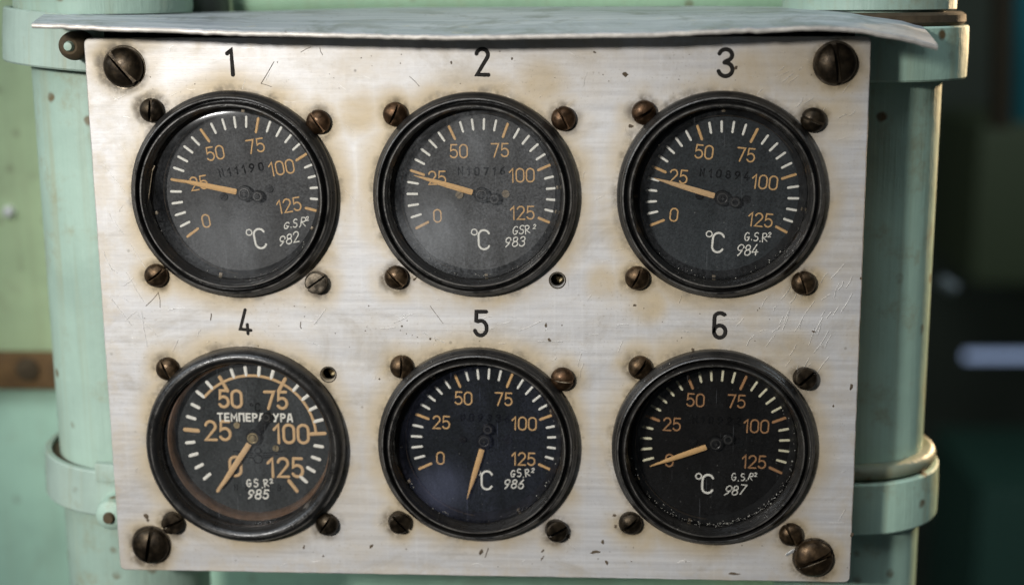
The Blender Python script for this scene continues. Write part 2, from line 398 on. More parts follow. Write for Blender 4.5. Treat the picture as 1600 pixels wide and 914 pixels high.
PR, PY = .0255, .047
RPY = .055
def pipe_axis(px_edge, py, sgn, PY=PY):
    # vertical pipe whose outer silhouette passes the pixel
    e = at(px_edge, py, PY); d = (e-CAM_LOC); d.z = 0
    k = PR/ (abs(d.y)/d.length)
    return e.x - sgn*k
LX = pipe_axis(78, 500, -1); RX = pipe_axis(1452, 500, 1, RPY)
def pipe(x, mat, label, PY=PY):
    root = empty('pipe', (x, PY, -.3)); tag(root, label, 'pipe', 'green painted vertical pipes')
    bm = bmesh.new(); lathe(bm, [(PR, -.1), (PR, .2), (PR, .3), (PR, .4), (PR, .72)], 'z', 72, wob=.003)
    obj('tube', bm, mat, root, True)
    return root
lp = pipe(LX, M['mint'], 'pale mint vertical pipe at the left of the plate')
rp = pipe(RX, M['mint_right'], 'dull green shaded vertical pipe at the right of the plate', RPY)
def clamp(x, zc, hgt, rad, mat, rimmat, label, tilt=(0, 0), bead=False, y=None):
    root = empty('pipe_clamp', (x, y or PY, zc)); tag(root, label, 'pipe clamp', 'clamp bands round the pipes')
    root.rotation_euler = (R_(tilt[0]), R_(tilt[1]), 0)
    t = .0022; h = hgt/2
    bm = bmesh.new()
    prof = [(rad-t, -h), (rad-.0005, -h), (rad, -h+.0006), (rad+.0002, 0), (rad, h-.0006), (rad-.0005, h), (rad-t, h)]
    lathe(bm, prof, 'z', 72, closed=True, wob=.004)
    obj('band', bm, mat, root, True)
    bm = bmesh.new(); lathe(bm, [(PR+.0004, h-.003), (PR+.0006, h-.0012), (rad-t-.0002, h-.0016), (rad-t-.0001, h-.005)], 'z', 72)
    obj('rusty_packing', bm, rimmat, root, True)
    if bead:
        bm = bmesh.new(); lathe(bm, [(PR+.0003, h+.0005)]+[(PR+.0026+.0024*cos(R_(q)), h+.0030+.0026*sin(R_(q))) for q in range(-90, 91, 20)]+[(PR+.0003, h+.0056)], 'z', 72)
        obj('bead', bm, mat_paint('tarnished_bead', (.24, .27, .19), 1.3), root, True)
    return root
def clamp_bolt(root, px, py, y, r, m1, m2, dirx=-1):
    # rusty round bolt end beside the plate, its parts in the clamp's own space
    bpy.context.view_layer.update()
    inv = root.matrix_world.inverted(); c = inv @ at(px, py, y)
    bm = bmesh.new(); lathe(bm, [(0, -.0050), (r*.55, -.0048), (r*.9, -.0032), (r, -.001), (r, .006)], 'y', 32, c=c)
    b = obj('bolt', bm, m1, root, True)
    bm = bmesh.new(); lathe(bm, [(0, -.0066), (r*.28, -.0064), (r*.36, -.0052), (r*.38, -.0040)], 'y', 20, c=c)
    obj('bolt_end', bm, m2, b, True)
    return b
# left clamps
zt = (at(90, 20, PY-PR).z+at(90, 112, PY-PR).z)/2
k1 = clamp(LX, zt, .0180, PR+.0085, M['mint_clean'], M['rustdark'], 'pale mint clamp band on the left pipe under the metal shade', (0, 5))
b1 = clamp_bolt(k1, 117, 72, .006, .0046, M['rustdark'], M['mint'])
zt = (at(120, 722, PY-PR).z+at(120, 795, PY-PR).z)/2
k2 = clamp(LX, zt, .0165, PR+.0055, M['mint_clean'], M['rustdark'], 'pale mint clamp band with rusty top edge, low on the left pipe', (2, 3.5))
b2 = clamp_bolt(k2, 178, 800, .012, .0058, M['mint'], M['rustdark'])
bpy.context.view_layer.update(); inv = k2.matrix_world.inverted()
p = inv @ at(147, 724, .014); q = inv @ at(215, 757, .014)
bm = bmesh.new(); box(bm, p.x, q.x, p.y, p.y+.003, q.z, p.z, .0006); obj('clamp_tab', bm, M['mint_clean'], k2, True)
# right clamps
zt = (at(1440, 42, RPY-.01).z+at(1440, 121, RPY-.01).z)/2
k3 = clamp(RX, zt, .0175, PR+.0078, M['mint_right'], M['rustdark'], 'green clamp band at the top of the right pipe under the bent shade corner', y=RPY)
bm = bmesh.new(); lathe(bm, [(PR+.0003, .0088), (PR+.0055, .0088), (PR+.0068, .0100), (PR+.0066, .0122), (PR+.0052, .0131), (PR+.0003, .0132)], 'z', 72, wob=.004)
obj('rusty_ring', bm, M['rustdark'], k3, True)
bm = bmesh.new(); lathe(bm, [(PR+.0003, .0140), (PR+.0034, .0141), (PR+.0036, .03), (PR+.0036, .08), (PR, .081)], 'z', 72, wob=.002)
obj('sleeve', bm, M['mint'], k3, True)
zt = (at(1430, 722, RPY-.01).z+at(1430, 808, RPY-.01).z)/2
k4 = clamp(RX, zt, .0185, PR+.0060, M['mint_right'], M['rustdark'], 'green clamp band with a raised bead, low on the right pipe', (0, -1), True, RPY)
# stub pipes seen above the shade on the left
a = at(266, 8, .035)
bm = bmesh.new(); tube(bm, (a.x, .075, a.z-.012), (a.x, .075, a.z+.07), .0095, 32)
tag(obj('steel_stub', bm, mat_simple('dull_grey_steel', (.13, .14, .12), .5, .5), None, True), 'short dull grey steel stub just above the shade, left side', 'pipe stub')
a = at(140, 6, .045)
bm = bmesh.new(); lathe(bm, [(PR+.0003, 0), (PR+.004, .0003), (PR+.0045, .002), (PR+.0045, .06)], 'z', 64, c=(LX, PY, at(140, 24, .02).z), wob=.004)
obj('sleeve', bm, M['mint'], lp, True).matrix_parent_inverse = Matrix.Translation((-LX, -PY, .3))

a, b = at(372, -4, .088), at(1330, -4, .088)
bm = bmesh.new(); tube(bm, a, b, .0085, 40)
tag(obj('cross_pipe', bm, mat_paint('pale_green_paint', (.36, .56, .38), .6), None, True), 'pale green horizontal pipe blurred behind the top of the shade', 'pipe')

# far, dark room on the right
bm = bmesh.new(); box(bm, -1.6, 3.2, 2.0, 2.04, -1.4, 1.6)
tag(obj('wall_back', bm, mat_simple('dark_green_wall', (.07, .085, .06), .8, 0, .5, 2), None), None, None, None, 'structure')
def far_tube(name, p0, p1, y, r, mat, label, cat):
    a, b = at(*p0, y), at(*p1, y); bm = bmesh.new(); tube(bm, a, b, r, 32)
    return tag(obj(name, bm, mat, None, True), label, cat)
far_tube('teal_pipe', (1598, -60), (1602, 190), .9, .012, mat_simple('teal_paint', (.01, .17, .20), .5), 'blurred teal vertical pipe at the far upper right', 'pipe')
far_tube('brown_pipe', (1568, -80), (1562, 200), .75, .009, mat_simple('brown_paint', (.04, .03, .014), .6), 'blurred brown vertical pipe beside the teal one', 'pipe')
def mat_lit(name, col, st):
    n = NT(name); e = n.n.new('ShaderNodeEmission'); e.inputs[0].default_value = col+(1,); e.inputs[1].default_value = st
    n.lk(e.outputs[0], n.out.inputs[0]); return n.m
far_tube('pale_bar', (1508, 556), (1900, 556), 1.3, .0052, mat_lit('emissive_bar', (.50, .66, 1.0), .5), 'blurred bluish white horizontal bar in the dark right background', 'light')  # bluish bar drawn with its own emission
far_tube('pipe_fitting', (1468, 438), (1492, 452), .6, .0045, mat_simple('pale_steel', (.30, .36, .40), .4), 'small blurred pale steel fitting right of the right pipe', 'fitting')
def far_block(name, pa, pb, y, dep, mat, label, cat):
    a, b = at(*pa, y), at(*pb, y); bm = bmesh.new(); box(bm, a.x, b.x, y, y+dep, b.z, a.z, .02)
    return tag(obj(name, bm, mat, None, True), label, cat)
far_block('machine_cabinet', (1530, 190), (1900, 450), 1.6, .3, mat_simple('olive_green_paint', (.085, .11, .052), .6), 'blurred olive machine cabinet in the right background, above the bluish white bar', 'cabinet')
far_block('green_tank', (1530, 760), (1950, 1300), 1.5, .3, mat_simple('deep_green_paint', (.05, .125, .09), .5), 'blurred green tank in the lower right background', 'tank')

# ------------------------------------------------------------------ instrument plate
PTS = [at(*p) for p in ((130, 60), (1362, 57), (1328, 910), (188, 890))]
def rounded(pts, r):
    out = []
    n = len(pts)
    for i in range(n):
        p, a, b = pts[i], pts[i-1], pts[(i+1) % n]
        d1 = (a-p).normalized(); d2 = (b-p).normalized()
        s, e = p+d1*r, p+d2*r
        for k in range(7):
            t = k/6; out.append(s*(1-t)**2+p*2*t*(1-t)+e*t*t)
    return out
def edge_wobble(poly):
    out = []
    for i, p in enumerate(poly):
        q = poly[(i+1) % len(poly)]; n = max(1, int((q-p).length/.004))
        for k in range(n):
            v = p.lerp(q, k/n)
            if n > 1 and k: v = v+Vector((random.gauss(0, .00004), 0, random.gauss(0, .00004)))
            out.append(v)
    return out
cu = bpy.data.curves.new('plate', 'CURVE'); cu.dimensions = '2D'; cu.fill_mode = 'BOTH'
cu.extrude = .0012; cu.bevel_depth = .00035; cu.bevel_resolution = 1; cu.offset = -.00035
def spl(pts):
    s = cu.splines.new('POLY'); s.points.add(len(pts)-1); s.use_cyclic_u = True
    for i, (x, z) in enumerate(pts): s.points[i].co = (x, z, 0, 1)
spl([(v.x, v.z) for v in edge_wobble(rounded(PTS, .0022))])
for gx, gz, gr in GC: spl([(gx+gr*.90*cos(2*pi*i/72), gz+gr*.90*sin(2*pi*i/72)) for i in range(72)])
for px, py in HOLES:
    c = at(px, py); spl([(c.x+.0022*cos(2*pi*i/28), c.z+.0022*sin(2*pi*i/28)) for i in range(28)])
tmp = bpy.data.objects.new('tmp', cu); C.objects.link(tmp)
bpy.context.view_layer.update()
me = bpy.data.meshes.new_from_object(tmp.evaluated_get(bpy.context.evaluated_depsgraph_get()))
bpy.data.objects.remove(tmp)
TH = .00155
me.transform(Matrix(((1, 0, 0, 0), (0, 0, 1, TH), (0, 1, 0, 0), (0, 0, 0, 1))))   # x,y,z -> x, depth, height; front at y = 0
bm = bmesh.new(); bm.from_mesh(me); bmesh.ops.recalc_face_normals(bm, faces=bm.faces[:]); bm.to_mesh(me); bm.free()

def mat_plate():
    n = NT('worn_aluminium')
    br = n.noise(1, n.scale((14, 1, 520)), det=4, rough=.7)
    br2 = n.noise(1, n.scale((420, 1, 16), rot=(0, .35, 0)), det=3, rough=.7)
    br3 = n.noise(1, n.scale((22, 1, 700), rot=(0, -.75, 0)), det=3, rough=.7)
    blot = n.noise(26, det=6, rough=.62, dist=.4); fine = n.noise(240, det=5, rough=.7)
    sep = n.n.new('ShaderNodeSeparateXYZ'); n.lk(n.co, sep.inputs[0])
    cmb = n.n.new('ShaderNodeCombineXYZ'); n.lk(sep.outputs[0], cmb.inputs[0]); n.lk(sep.outputs[2], cmb.inputs[2])
    warp = n.n.new('ShaderNodeVectorMath'); warp.operation = 'MULTIPLY_ADD'
    nz = n.n.new('ShaderNodeTexNoise'); n.lk(n.co, nz.inputs[0]); nz.inputs['Scale'].default_value = 90; nz.inputs['Detail'].default_value = 4
    n.lk(nz.outputs[1], warp.inputs[0]); warp.inputs[1].default_value = (.006, 0, .006)
    sh = n.n.new('ShaderNodeVectorMath'); sh.operation = 'ADD'; n.lk(cmb.outputs[0], sh.inputs[0]); sh.inputs[1].default_value = (-.003, 0, -.003)
    n.lk(sh.outputs[0], warp.inputs[2])
    pos = warp.outputs[0]
    def dist(x, z, r):
        v = n.n.new('ShaderNodeVectorMath'); v.operation = 'DISTANCE'; n.lk(pos, v.inputs[0]); v.inputs[1].default_value = (x, 0, z)
        return n.math('SUBTRACT', v.outputs['Value'], r)
    dg = None
    for gx, gz, gr in GC:
        d = dist(gx, gz, gr); dg = d if dg is None else n.math('MINIMUM', dg, d)
    ds = None
    for row in SMALL:
        for px, py, *_ in row:
            c = at(px, py); d = dist(c.x, c.z, .0036); ds = d if ds is None else n.math('MINIMUM', ds, d)
    for px, py, _ in BIG:
        c = at(px, py); d = dist(c.x, c.z, .0062); ds = n.math('MINIMUM', ds, d)
    g1 = n.math('MULTIPLY', n.ramp(dg, .0100, 0.0), n.ramp(blot, .26, .56))
    s1 = n.math('MULTIPLY', n.ramp(ds, .0085, 0.0), n.ramp(blot, .28, .6))
    s2 = n.math('MULTIPLY', n.ramp(ds, .0032, -.0002), n.ramp(fine, .30, .60))
    g2 = n.math('MULTIPLY', n.ramp(dg, .0024, -.0003), n.ramp(fine, .32, .66))
    tan = n.math('MAXIMUM', n.math('MULTIPLY', g1, .85), n.math('MULTIPLY', s1, .95))
    wide = n.math('MULTIPLY', n.ramp(n.noise(1, n.scale((18, 1, 26)), det=7, rough=.68), .44, .72), .40)
    tan = n.math('MAXIMUM', tan, wide)
    # larger oily, yellowed patches
    dp = None
    for px, py, rp in ((1250, 105, 85), (1300, 190, 60), (1170, 120, 60), (845, 135, 60), (1235, 560, 60), (1180, 500, 40), (240, 835, 60), (1010, 470, 50), (1240, 850, 60), (945, 440, 40), (560, 180, 50), (1000, 840, 45), (215, 85, 55)):
        c = at(px, py); d = n.math('DIVIDE', dist(c.x, c.z, 0), rp*.0002); dp = d if dp is None else n.math('MINIMUM', dp, d)
    patch = n.math('MULTIPLY', n.ramp(dp, 1.15, .25), n.ramp(blot, .22, .66))
    tan = n.math('MAXIMUM', tan, n.math('MULTIPLY', patch, .85))
    # handled, grimy margins of the plate
    ax = n.math('ABSOLUTE', n.math('SUBTRACT', sep.outputs[0], .001)); az = n.math('ABSOLUTE', sep.outputs[2])
    de = n.math('MINIMUM', n.math('SUBTRACT', .1215, ax), n.math('SUBTRACT', .0885, az))
    edge = n.math('MULTIPLY', n.ramp(de, .010, .0005), n.ramp(n.noise(60, det=6, rough=.7), .42, .62))
    tan = n.math('MAXIMUM', tan, n.math('MULTIPLY', edge, .38))
    col = n.mix(n.ramp(br, .3, .7), (.59, .575, .565), (.69, .675, .66))
    mott = n.noise(520, det=4, rough=.75)
    col = n.mix(n.math('MULTIPLY', n.ramp(mott, .5, .72), .35), col, (.56, .52, .46))
    col = n.mix(n.math('MULTIPLY', n.ramp(br2, .52, .72), .14), col, (.90, .89, .87))
    col = n.mix(n.math('MULTIPLY', n.ramp(br3, .55, .75), .10), col, (.52, .49, .46))
    col = n.mix(tan, col, (.54, .425, .255))
    dots = n.math('MULTIPLY', n.ramp(n.voro(190).outputs[0], .14, .05), n.ramp(n.noise(46), .55, .66))
    dirt = n.math('MAXIMUM', n.math('MULTIPLY', s2, .85), n.math('MAXIMUM', n.math('MULTIPLY', g2, .7), n.math('MULTIPLY', dots, .55)))
    col = n.mix(dirt, col, (.075, .052, .026))
    rough = n.math('ADD', n.ramp(br, .3, .7, .46, .56), n.math('MULTIPLY', tan, .15))
    metal = n.math('SUBTRACT', .42, n.math('MULTIPLY', dirt, .7), clamp=True)
    hgt = n.math('ADD', n.math('MULTIPLY', br, .17), n.math('ADD', n.math('MULTIPLY', br2, .16), n.math('ADD', n.math('MULTIPLY', br3, .16), n.math('MULTIPLY', fine, .5))))
    smut = n.math('MULTIPLY', n.ramp(n.noise(1, n.scale((20, 1, 34), rot=(0, .3, 0)), det=7, rough=.72, dist=.8), .48, .70), .48)
    col = n.mix(smut, col, (.36, .31, .235))
    pits = n.math('MULTIPLY', n.ramp(n.noise(1100, det=2), .60, .72), n.ramp(n.noise(35, det=4), .40, .65))
    col = n.mix(n.math('MULTIPLY', pits, .4), col, (.24, .20, .15))
    return n.bsdf(col, rough, metal, n.bump(hgt, .32, .0004), .5)
plate = link('instrument_plate', me, mat_plate())
tag(plate, 'worn brushed aluminium plate numbered 1 to 6 that holds the six gauges', 'plate')

# engraved numbers, drawn through the photograph's own strokes
def px_stroke(bm, pts, wpx, h=.00018, closed=False, y=0.0):
    P = [(at(*p).x, at(*p).z) for p in pts]
    stroke(bm, P, wpx*.000205, y, h, closed)
def parc(cx, cy, rx, ry, a0, a1, n=14): return [(x, 2*cy-z) for x, z in arc(cx, cy, rx, ry, a0, a1, n)]
NUM = {
 '1': [([(355, 84), (361, 79), (364, 117)], 0)],
 '2': [(parc(753.5, 86, 9, 9, 170, -25)+[(745.5, 117), (763, 117.5)], 0)],
 '3': [(parc(1134, 86.5, 10, 9, 165, -80)+[(1132, 98)], 0), ([(1132, 98.3)]+parc(1133.5, 109, 11, 10.5, 75, -165), 0)],
 '4': [([(383, 484), (375.5, 514), (392, 516)], 0), ([(386.5, 507), (387.5, 521)], 0)],
 '5': [([(759.5, 487), (744.5, 487), (744, 501)]+parc(751, 512.5, 9.5, 11.5, 115, -160), 0)],
 '6': [([(1132, 491.5)]+parc(1125, 496, 8.5, 7, 40, 180, 6)+parc(1124.5, 518, 9, 9.5, 180, 535, 22), 0)],
}
for k, ss in NUM.items():
    bm = bmesh.new()
    for i, (pts, cl) in enumerate(ss): px_stroke(bm, pts, 6.4 if k not in '14' else (6.8 if k == '1' else 5.2), .00018+.00003*i, bool(cl))
    o = obj('engraved_number', bm, M['ink'], plate, True); o['label'] = 'engraved black number %s' % k

# nicks, dried spots and scratches
def blob(bm, px, py, rx, ry, rot=0):
    c = at(px, py); ps = []
    for i in range(9):
        a = 2*pi*i/9; k = random.uniform(.6, 1.2); x, z = rx*.0002*k*cos(a), ry*.0002*k*sin(a)
        ps.append((c.x+x*cos(rot)-z*sin(rot), c.z+x*sin(rot)+z*cos(rot)))
    top = [bm.verts.new((x*.8+c.x*.2, -.00012, z*.8+c.z*.2)) for x, z in ps]; lo = [bm.verts.new((x, .00002, z)) for x, z in ps]
    bm.faces.new(top)
    for i in range(9): bm.faces.new((top[i], top[(i+1) % 9], lo[(i+1) % 9], lo[i]))
bm = bmesh.new()
for a in ((977, 117, 5, 4), (1149, 107, 4, 3, .7), (985, 197, 5, 3), (628, 510, 2.4, 2), (672, 529, 2.2, 2), (593, 592, 2, 1.6), (992, 477, 4, 2), (1083, 546, 3, 3),
          (580, 853, 5, 2.2, .8), (752, 862, 6, 3, 1.0), (848, 860, 4, 2, 1.0), (847, 872, 2, 1.5), (1146, 896, 11, 3), (942, 846, 3, 4), (960, 805, 4, 3), (962, 822, 3, 4), (948, 879, 3, 6, .4),
          (930, 862, 9, 3, .1), (853, 508, 2, 4), (858, 531, 4, 3, -.7), (929, 82, 3, 1.5, -.4), (800, 92, 1.5, 3), (228, 806, 5, 5), (231, 812, 3, 5), (888, 838, 4, 5), (890, 204, 2, 2),
          (1345, 435, 2, 2), (1302, 634, 2, 2.6), (648, 436, 5, 2, .7), (475, 854, 2, 4, -.3), (505, 868, 2, 2), (705, 98, 2, 3), (1271, 518, 3, 2), (1330, 605, 3, 6), (1331, 835, 3, 5)):
    blob(bm, *a)
for _ in range(70):
    blob(bm, random.uniform(200, 1330), random.choice((random.uniform(80, 140), random.uniform(470, 545), random.uniform(850, 890))), random.uniform(.6, 1.5), random.uniform(.5, 1.3), random.uniform(0, 3))
o = obj('nicks', bm, M['scar'], plate); o['label'] = 'dark nicks and dried spots'; o['kind'] = 'stuff'
bm = bmesh.new()
def scr(x, y, L, ang, wpx=.7, m=None):
    for l_, r_, c_, _t in GAUGES:
        for q in (0, .5, 1):
            if math.hypot(x+L*q*cos(R_(ang))-(l_+r_)/2, y-L*q*sin(R_(ang))-c_) < (r_-l_)/2+2: return
    a = R_(ang); p = [(x, y), (x+L*.5*cos(a)+random.gauss(0, 1), y-L*.5*sin(a)+random.gauss(0, 1)), (x+L*cos(a), y-L*sin(a))]
    px_stroke(m or bm, p, wpx, .00011+random.random()*.00003)
for _ in range(95):
    u = random.random()
    if u < .45: x, y, L, g = random.uniform(1150, 1325), random.uniform(430, 590), random.uniform(8, 42), random.gauss(58, 9)
    elif u < .7: x, y, L, g = random.uniform(1150, 1330), random.uniform(100, 190), random.uniform(6, 22), random.gauss(48, 10)
    elif u < .85: x, y, L, g = random.uniform(200, 1300), random.uniform(475, 540), random.uniform(8, 40), random.gauss(8, 25)
    else: x, y, L, g = random.uniform(160, 240), random.uniform(220, 560), random.uniform(15, 60), random.gauss(-55, 12)
    scr(x, y, L, g, random.uniform(.45, .95))
for _ in range(170):
    scr(random.uniform(150, 1335), random.uniform(75, 885), random.uniform(5, 24), random.choice((random.gauss(4, 14), random.gauss(50, 20), random.gauss(-40, 25))), random.uniform(.22, .42))
obj('bright_scratches', bm, M['scratch'], plate)['kind'] = 'stuff'
bm = bmesh.new()
for x0_, y0_, x1_, y1_, wpx in ((408, 131, 428, 97, 1.1), (408, 131, 424, 136, .8), (470, 82, 486, 74, .8), (500, 75, 504, 86, 1), (330, 490, 329, 500, 1.6), (470, 503, 471, 513, 1.4), (228, 478, 247, 458, .9),
                          (247, 456, 250, 480, .9), (672, 478, 692, 505, .7), (1172, 843, 1173, 862, 1.1), (640, 120, 655, 135, .8), (700, 855, 706, 849, 1.2), (845, 875, 850, 868, 1), (758, 870, 763, 856, 1.4)):
    scr(x0_, y0_, math.hypot(x1_-x0_, y1_-y0_), math.degrees(math.atan2(-(y1_-y0_), x1_-x0_)), wpx)
bm2 = bmesh.new(); px_stroke(bm2, [(1230, 866), (1247, 856), (1265, 843)], 5.5, .00025); obj('bare_metal_streak', bm2, M['scratch'], plate, True)
obj('dark_scratches', bm, M['scar'], plate)['kind'] = 'stuff'

# ------------------------------------------------------------------ screws
def screw_meshes(prof, slot_w, slot_d, name, r):
    """head with a slot: two halves of a turned head and the floor of the slot"""
    bm = bmesh.new()
    for sgn in (1, -1):
        t = bmesh.new(); lathe(t, prof, n=48)
        bmesh.ops.bisect_plane(t, geom=t.verts[:]+t.edges[:]+t.faces[:], plane_co=(0, 0, sgn*slot_w/2), plane_no=(0, 0, -sgn), clear_outer=True)
        es = [e for e in t.edges if e.is_boundary and all(abs(v.co.z-sgn*slot_w/2) < 1e-6 for v in e.verts)]
        if es: bmesh.ops.edgenet_fill(t, edges=es)
        mt = bpy.data.meshes.new('t'); t.to_mesh(mt); t.free(); bm.from_mesh(mt); bpy.data.meshes.remove(mt)
    top = min(d for _, d in prof)
    zf = top+slot_d
    fl = bmesh.new(); box(fl, -r*.93, r*.93, zf, .0005, -slot_w/2-.00005, slot_w/2+.00005)
    mt = bpy.data.meshes.new('t'); fl.to_mesh(mt); fl.free(); bm.from_mesh(mt); bpy.data.meshes.remove(mt)
    bmesh.ops.recalc_face_normals(bm, faces=bm.faces[:])
    me = bpy.data.meshes.new(name); bm.to_mesh(me); bm.free()
    me.polygons.foreach_set('use_smooth', [True]*len(me.polygons)); me.set_sharp_from_angle(angle=R_(32))
    return me
def dome(r, h, base):
    pr = [(r*sin(R_(t)), -base-h*cos(R_(t))) for t in range(0, 91, 9)]
    pr[0] = (0, -base-h)
    return pr+[(r*.985, -.0002), (r*.97, .0003)]
dome_small = screw_meshes(dome(.00385, .0025, .0010), .00085, .0015, 'domed_screw', .00385)
flat_small = screw_meshes([(0, -.0034), (.0022, -.0034), (.0031, -.0033), (.0035, -.0029), (.0036, -.0024), (.0036, .0003)], .00085, .0014, 'cheese_head_screw', .0036)
dome_big = screw_meshes(dome(.0063, .0032, .0010), .00135, .0020, 'large_screw', .0063)
for me_ in (dome_small, flat_small, dome_big): me_.materials.append(M['bronze'])
def put_screw(me, name, c, ang, parent, origin, tilt=(0, 0), mat=None):
    o = bpy.data.objects.new(name, me); C.objects.link(o); o.parent = parent
    o.location = Vector((c.x, 0, c.z))-origin
    o.rotation_euler = (Matrix.Rotation(R_(tilt[0]), 4, 'X') @ Matrix.Rotation(R_(tilt[1]), 4, 'Z') @ Matrix.Rotation(R_(-ang), 4, 'Y')).to_euler()
    if mat:
        o.material_slots[0].link = 'OBJECT'; o.material_slots[0].material = mat
    return o
for i, (px, py, a) in enumerate(BIG):
    c = at(px, py, -.002)
    put_screw(dome_big, 'corner_screw', c, a, plate, Vector(), (0, 0), (M['bronze_dark'], M['bronze_dark'], M['bronze_dark'], M['bronze'])[i])
    bm = bmesh.new(); lathe(bm, [(.0060, -.0002), (.0067, -.00035), (.0070, .0002)], n=48, c=(c.x, 0, c.z))
    obj('countersink', bm, M['bronze_grey'], plate, True)
for px, py in HOLES:      # bored rims of the two empty screw holes and the dark bore behind
    c = at(px, py)
    bm = bmesh.new(); lathe(bm, [(.00225, .0002), (.0026, -.00018), (.0029, .0001)], n=36, c=(c.x, 0, c.z)); obj('hole_rim', bm, M['bronze_grey'], plate, True)
    bm = bmesh.new(); lathe(bm, [(.00224, .0030), (.00224, .009), (0, .009)], n=28, c=(c.x, 0, c.z)); obj('empty_screw_hole', bm, M['hole'], plate, True)
    bm = bmesh.new(); lathe(bm, [(.0017, .0060), (.0009, .0052), (0, .0056)], n=9, c=(c.x+.0004, 0, c.z-.0006), wob=.15); obj('broken_stud', bm, M['brassy'], plate)

# dark box behind the plate
a, b = at(150, 70, .004), at(1345, 885, .004)
bm = bmesh.new(); box(bm, PTS[3].x+.003, PTS[2].x-.004, .0088, .0230, PTS[3].z+.004, PTS[0].z+.003, .001)
bm2 = bmesh.new()
tag(obj('housing', bm, M['gasket'], None, True), 'dark box behind the gauge plate, seen as a black gap along its top', 'housing')
bm2.free()

# ------------------------------------------------------------------ metal shade over the plate
def interp(pts, x):
    if x <= pts[0][0]: return pts[0][1]
    for (x0_, y0_), (x1_, y1_) in zip(pts, pts[1:]):
        if x <= x1_:
            t = (x-x0_)/(x1_-x0_); t = t*t*(3-2*t)*.5+t*.5; return y0_+(y1_-y0_)*t
    return pts[-1][1]
FR = [(50, 36), (200, 42), (400, 49), (700, 55), (1000, 51), (1150, 45), (1270, 40), (1340, 43), (1400, 54), (1465, 70)]
BK = [(95, 21), (300, 20), (640, 12), (1100, 10), (1290, 12), (1390, 19), (1424, 30)]
bm = bmesh.new(); NU, NV = 120, 14; YF, YB = -.0165, .060; TK = .0016
top, bot, EDGE = [], [], []
for i in range(NU+1):
    u = i/NU
    fx = 50+(1465-50)*u; bx = 95+(1424-95)*u
    f = at(fx, interp(FR, fx), YF); b = at(bx, interp(BK, bx), YB)
    f.z += random.gauss(0, .00007)
    EDGE.append(f.copy()); rt, rb = [], []
    for j in range(NV+1):
        v = j/NV; p = f.lerp(b, v); p.z += .0012*sin(pi*v)+.0005*sin(9*u+4*v)*v*(1-v)*2
        rt.append(bm.verts.new(p)); rb.append(bm.verts.new(p-Vector((0, -.0003, TK))))
    top.append(rt); bot.append(rb)
for i in range(NU):
    for j in range(NV):
        bm.faces.new((top[i][j], top[i+1][j], top[i+1][j+1], top[i][j+1])); bm.faces.new((bot[i][j], bot[i][j+1], bot[i+1][j+1], bot[i+1][j]))
    bm.faces.new((top[i][0], bot[i][0], bot[i+1][0], top[i+1][0])); bm.faces.new((top[i][NV], top[i+1][NV], bot[i+1][NV], bot[i][NV]))
for j in range(NV):
    bm.faces.new((top[0][j], top[0][j+1], bot[0][j+1], bot[0][j])); bm.faces.new((top[NU][j], bot[NU][j], bot[NU][j+1], top[NU][j+1]))
def mat_shade():
    n = NT('bluish_sheet_metal'); f = n.noise(1, n.scale((16, 150, 150)), det=6, rough=.7, dist=.3); g = n.noise(170, det=5)
    c = n.mix(n.ramp(f, .3, .7), (.42, .46, .52), (.70, .73, .76))
    c = n.mix(n.math('MULTIPLY', n.ramp(n.noise(38, det=7, rough=.72, dist=.5), .48, .66), .7), c, (.27, .29, .27))
    c = n.mix(n.math('MULTIPLY', n.ramp(g, .60, .72), .6), c, (.66, .62, .52))
    c = n.mix(n.math('MULTIPLY', n.math('MULTIPLY', n.ramp(n.voro(230).outputs[0], .13, .05), n.ramp(n.noise(50), .5, .62)), .8), c, (.08, .07, .06))
    return n.bsdf(c, n.ramp(f, .3, .7, .40, .55), .15, n.bump(g, .3, .0004), .5)
tag(obj('metal_shade', bm, mat_shade(), None, True, 40), 'thin bluish grey sheet metal shade bent down at its right end, over the plate', 'shade')
shade = bpy.data.objects['metal_shade']
bm = bmesh.new(); rows = []
for i, f in enumerate(EDGE):
    rows.append([bm.verts.new(f+Vector((0, -.0004*cos(R_(q))-.0001, -TK*.55+(TK*.42)*sin(R_(q))))) for q in range(-90, 91, 30)])
for a, b in zip(rows, rows[1:]):
    for j in range(6): bm.faces.new((a[j], a[j+1], b[j+1], b[j]))
obj('bare_edge', bm, mat_simple('bare_worn_edge', (.58, .54, .48), .5, .3, .6, 260, .4), shade, True)

# ------------------------------------------------------------------ gauges
MM = .001
PROF = [(161, 0.3), (161, -2.0), (160, -2.9), (156.5, -3.5), (155, -4.1), (153.2, -5.0), (151, -5.2), (149.6, -4.9), (148.6, -3.9), (148.0, -2.7), (145.8, -2.7), (145.0, -3.6), (143.6, -5.2), (141.6, -5.9), (139.8, -5.9), (138.6, -5.4), (137.6, -4.2), (136.6, -3.4), (135.6, -3.2), (134.6, 3.4)]
PROF4 = [(161, 0.3), (161, -2.2), (159, -4.0), (155.5, -5.2), (151, -5.9), (146, -5.9), (141.5, -5.3), (138.5, -4.2), (137.2, -3.0), (136.2, -3.0), (135.0, -2.2), (134.2, -.8), (134, 3.4)]
GL = {0: .022, 1: .038, 2: .014, 3: .020, 4: .010, 5: .004}
GD = {0: (.034, .034, .0336), 1: (.037, .037, .0365), 2: (.0125, .016, .0175), 3: (.016, .0185, .0185), 4: (.0065, .0080, .0085), 5: (.0032, .0028, .0025)}
LUGS = {0: (82, 193, 257, 336), 1: (104, 190, 277, 348, 5), 2: (89, 181, 267, 350), 3: (), 4: (123, 210, 300, 25), 5: (123, 205, 255)}
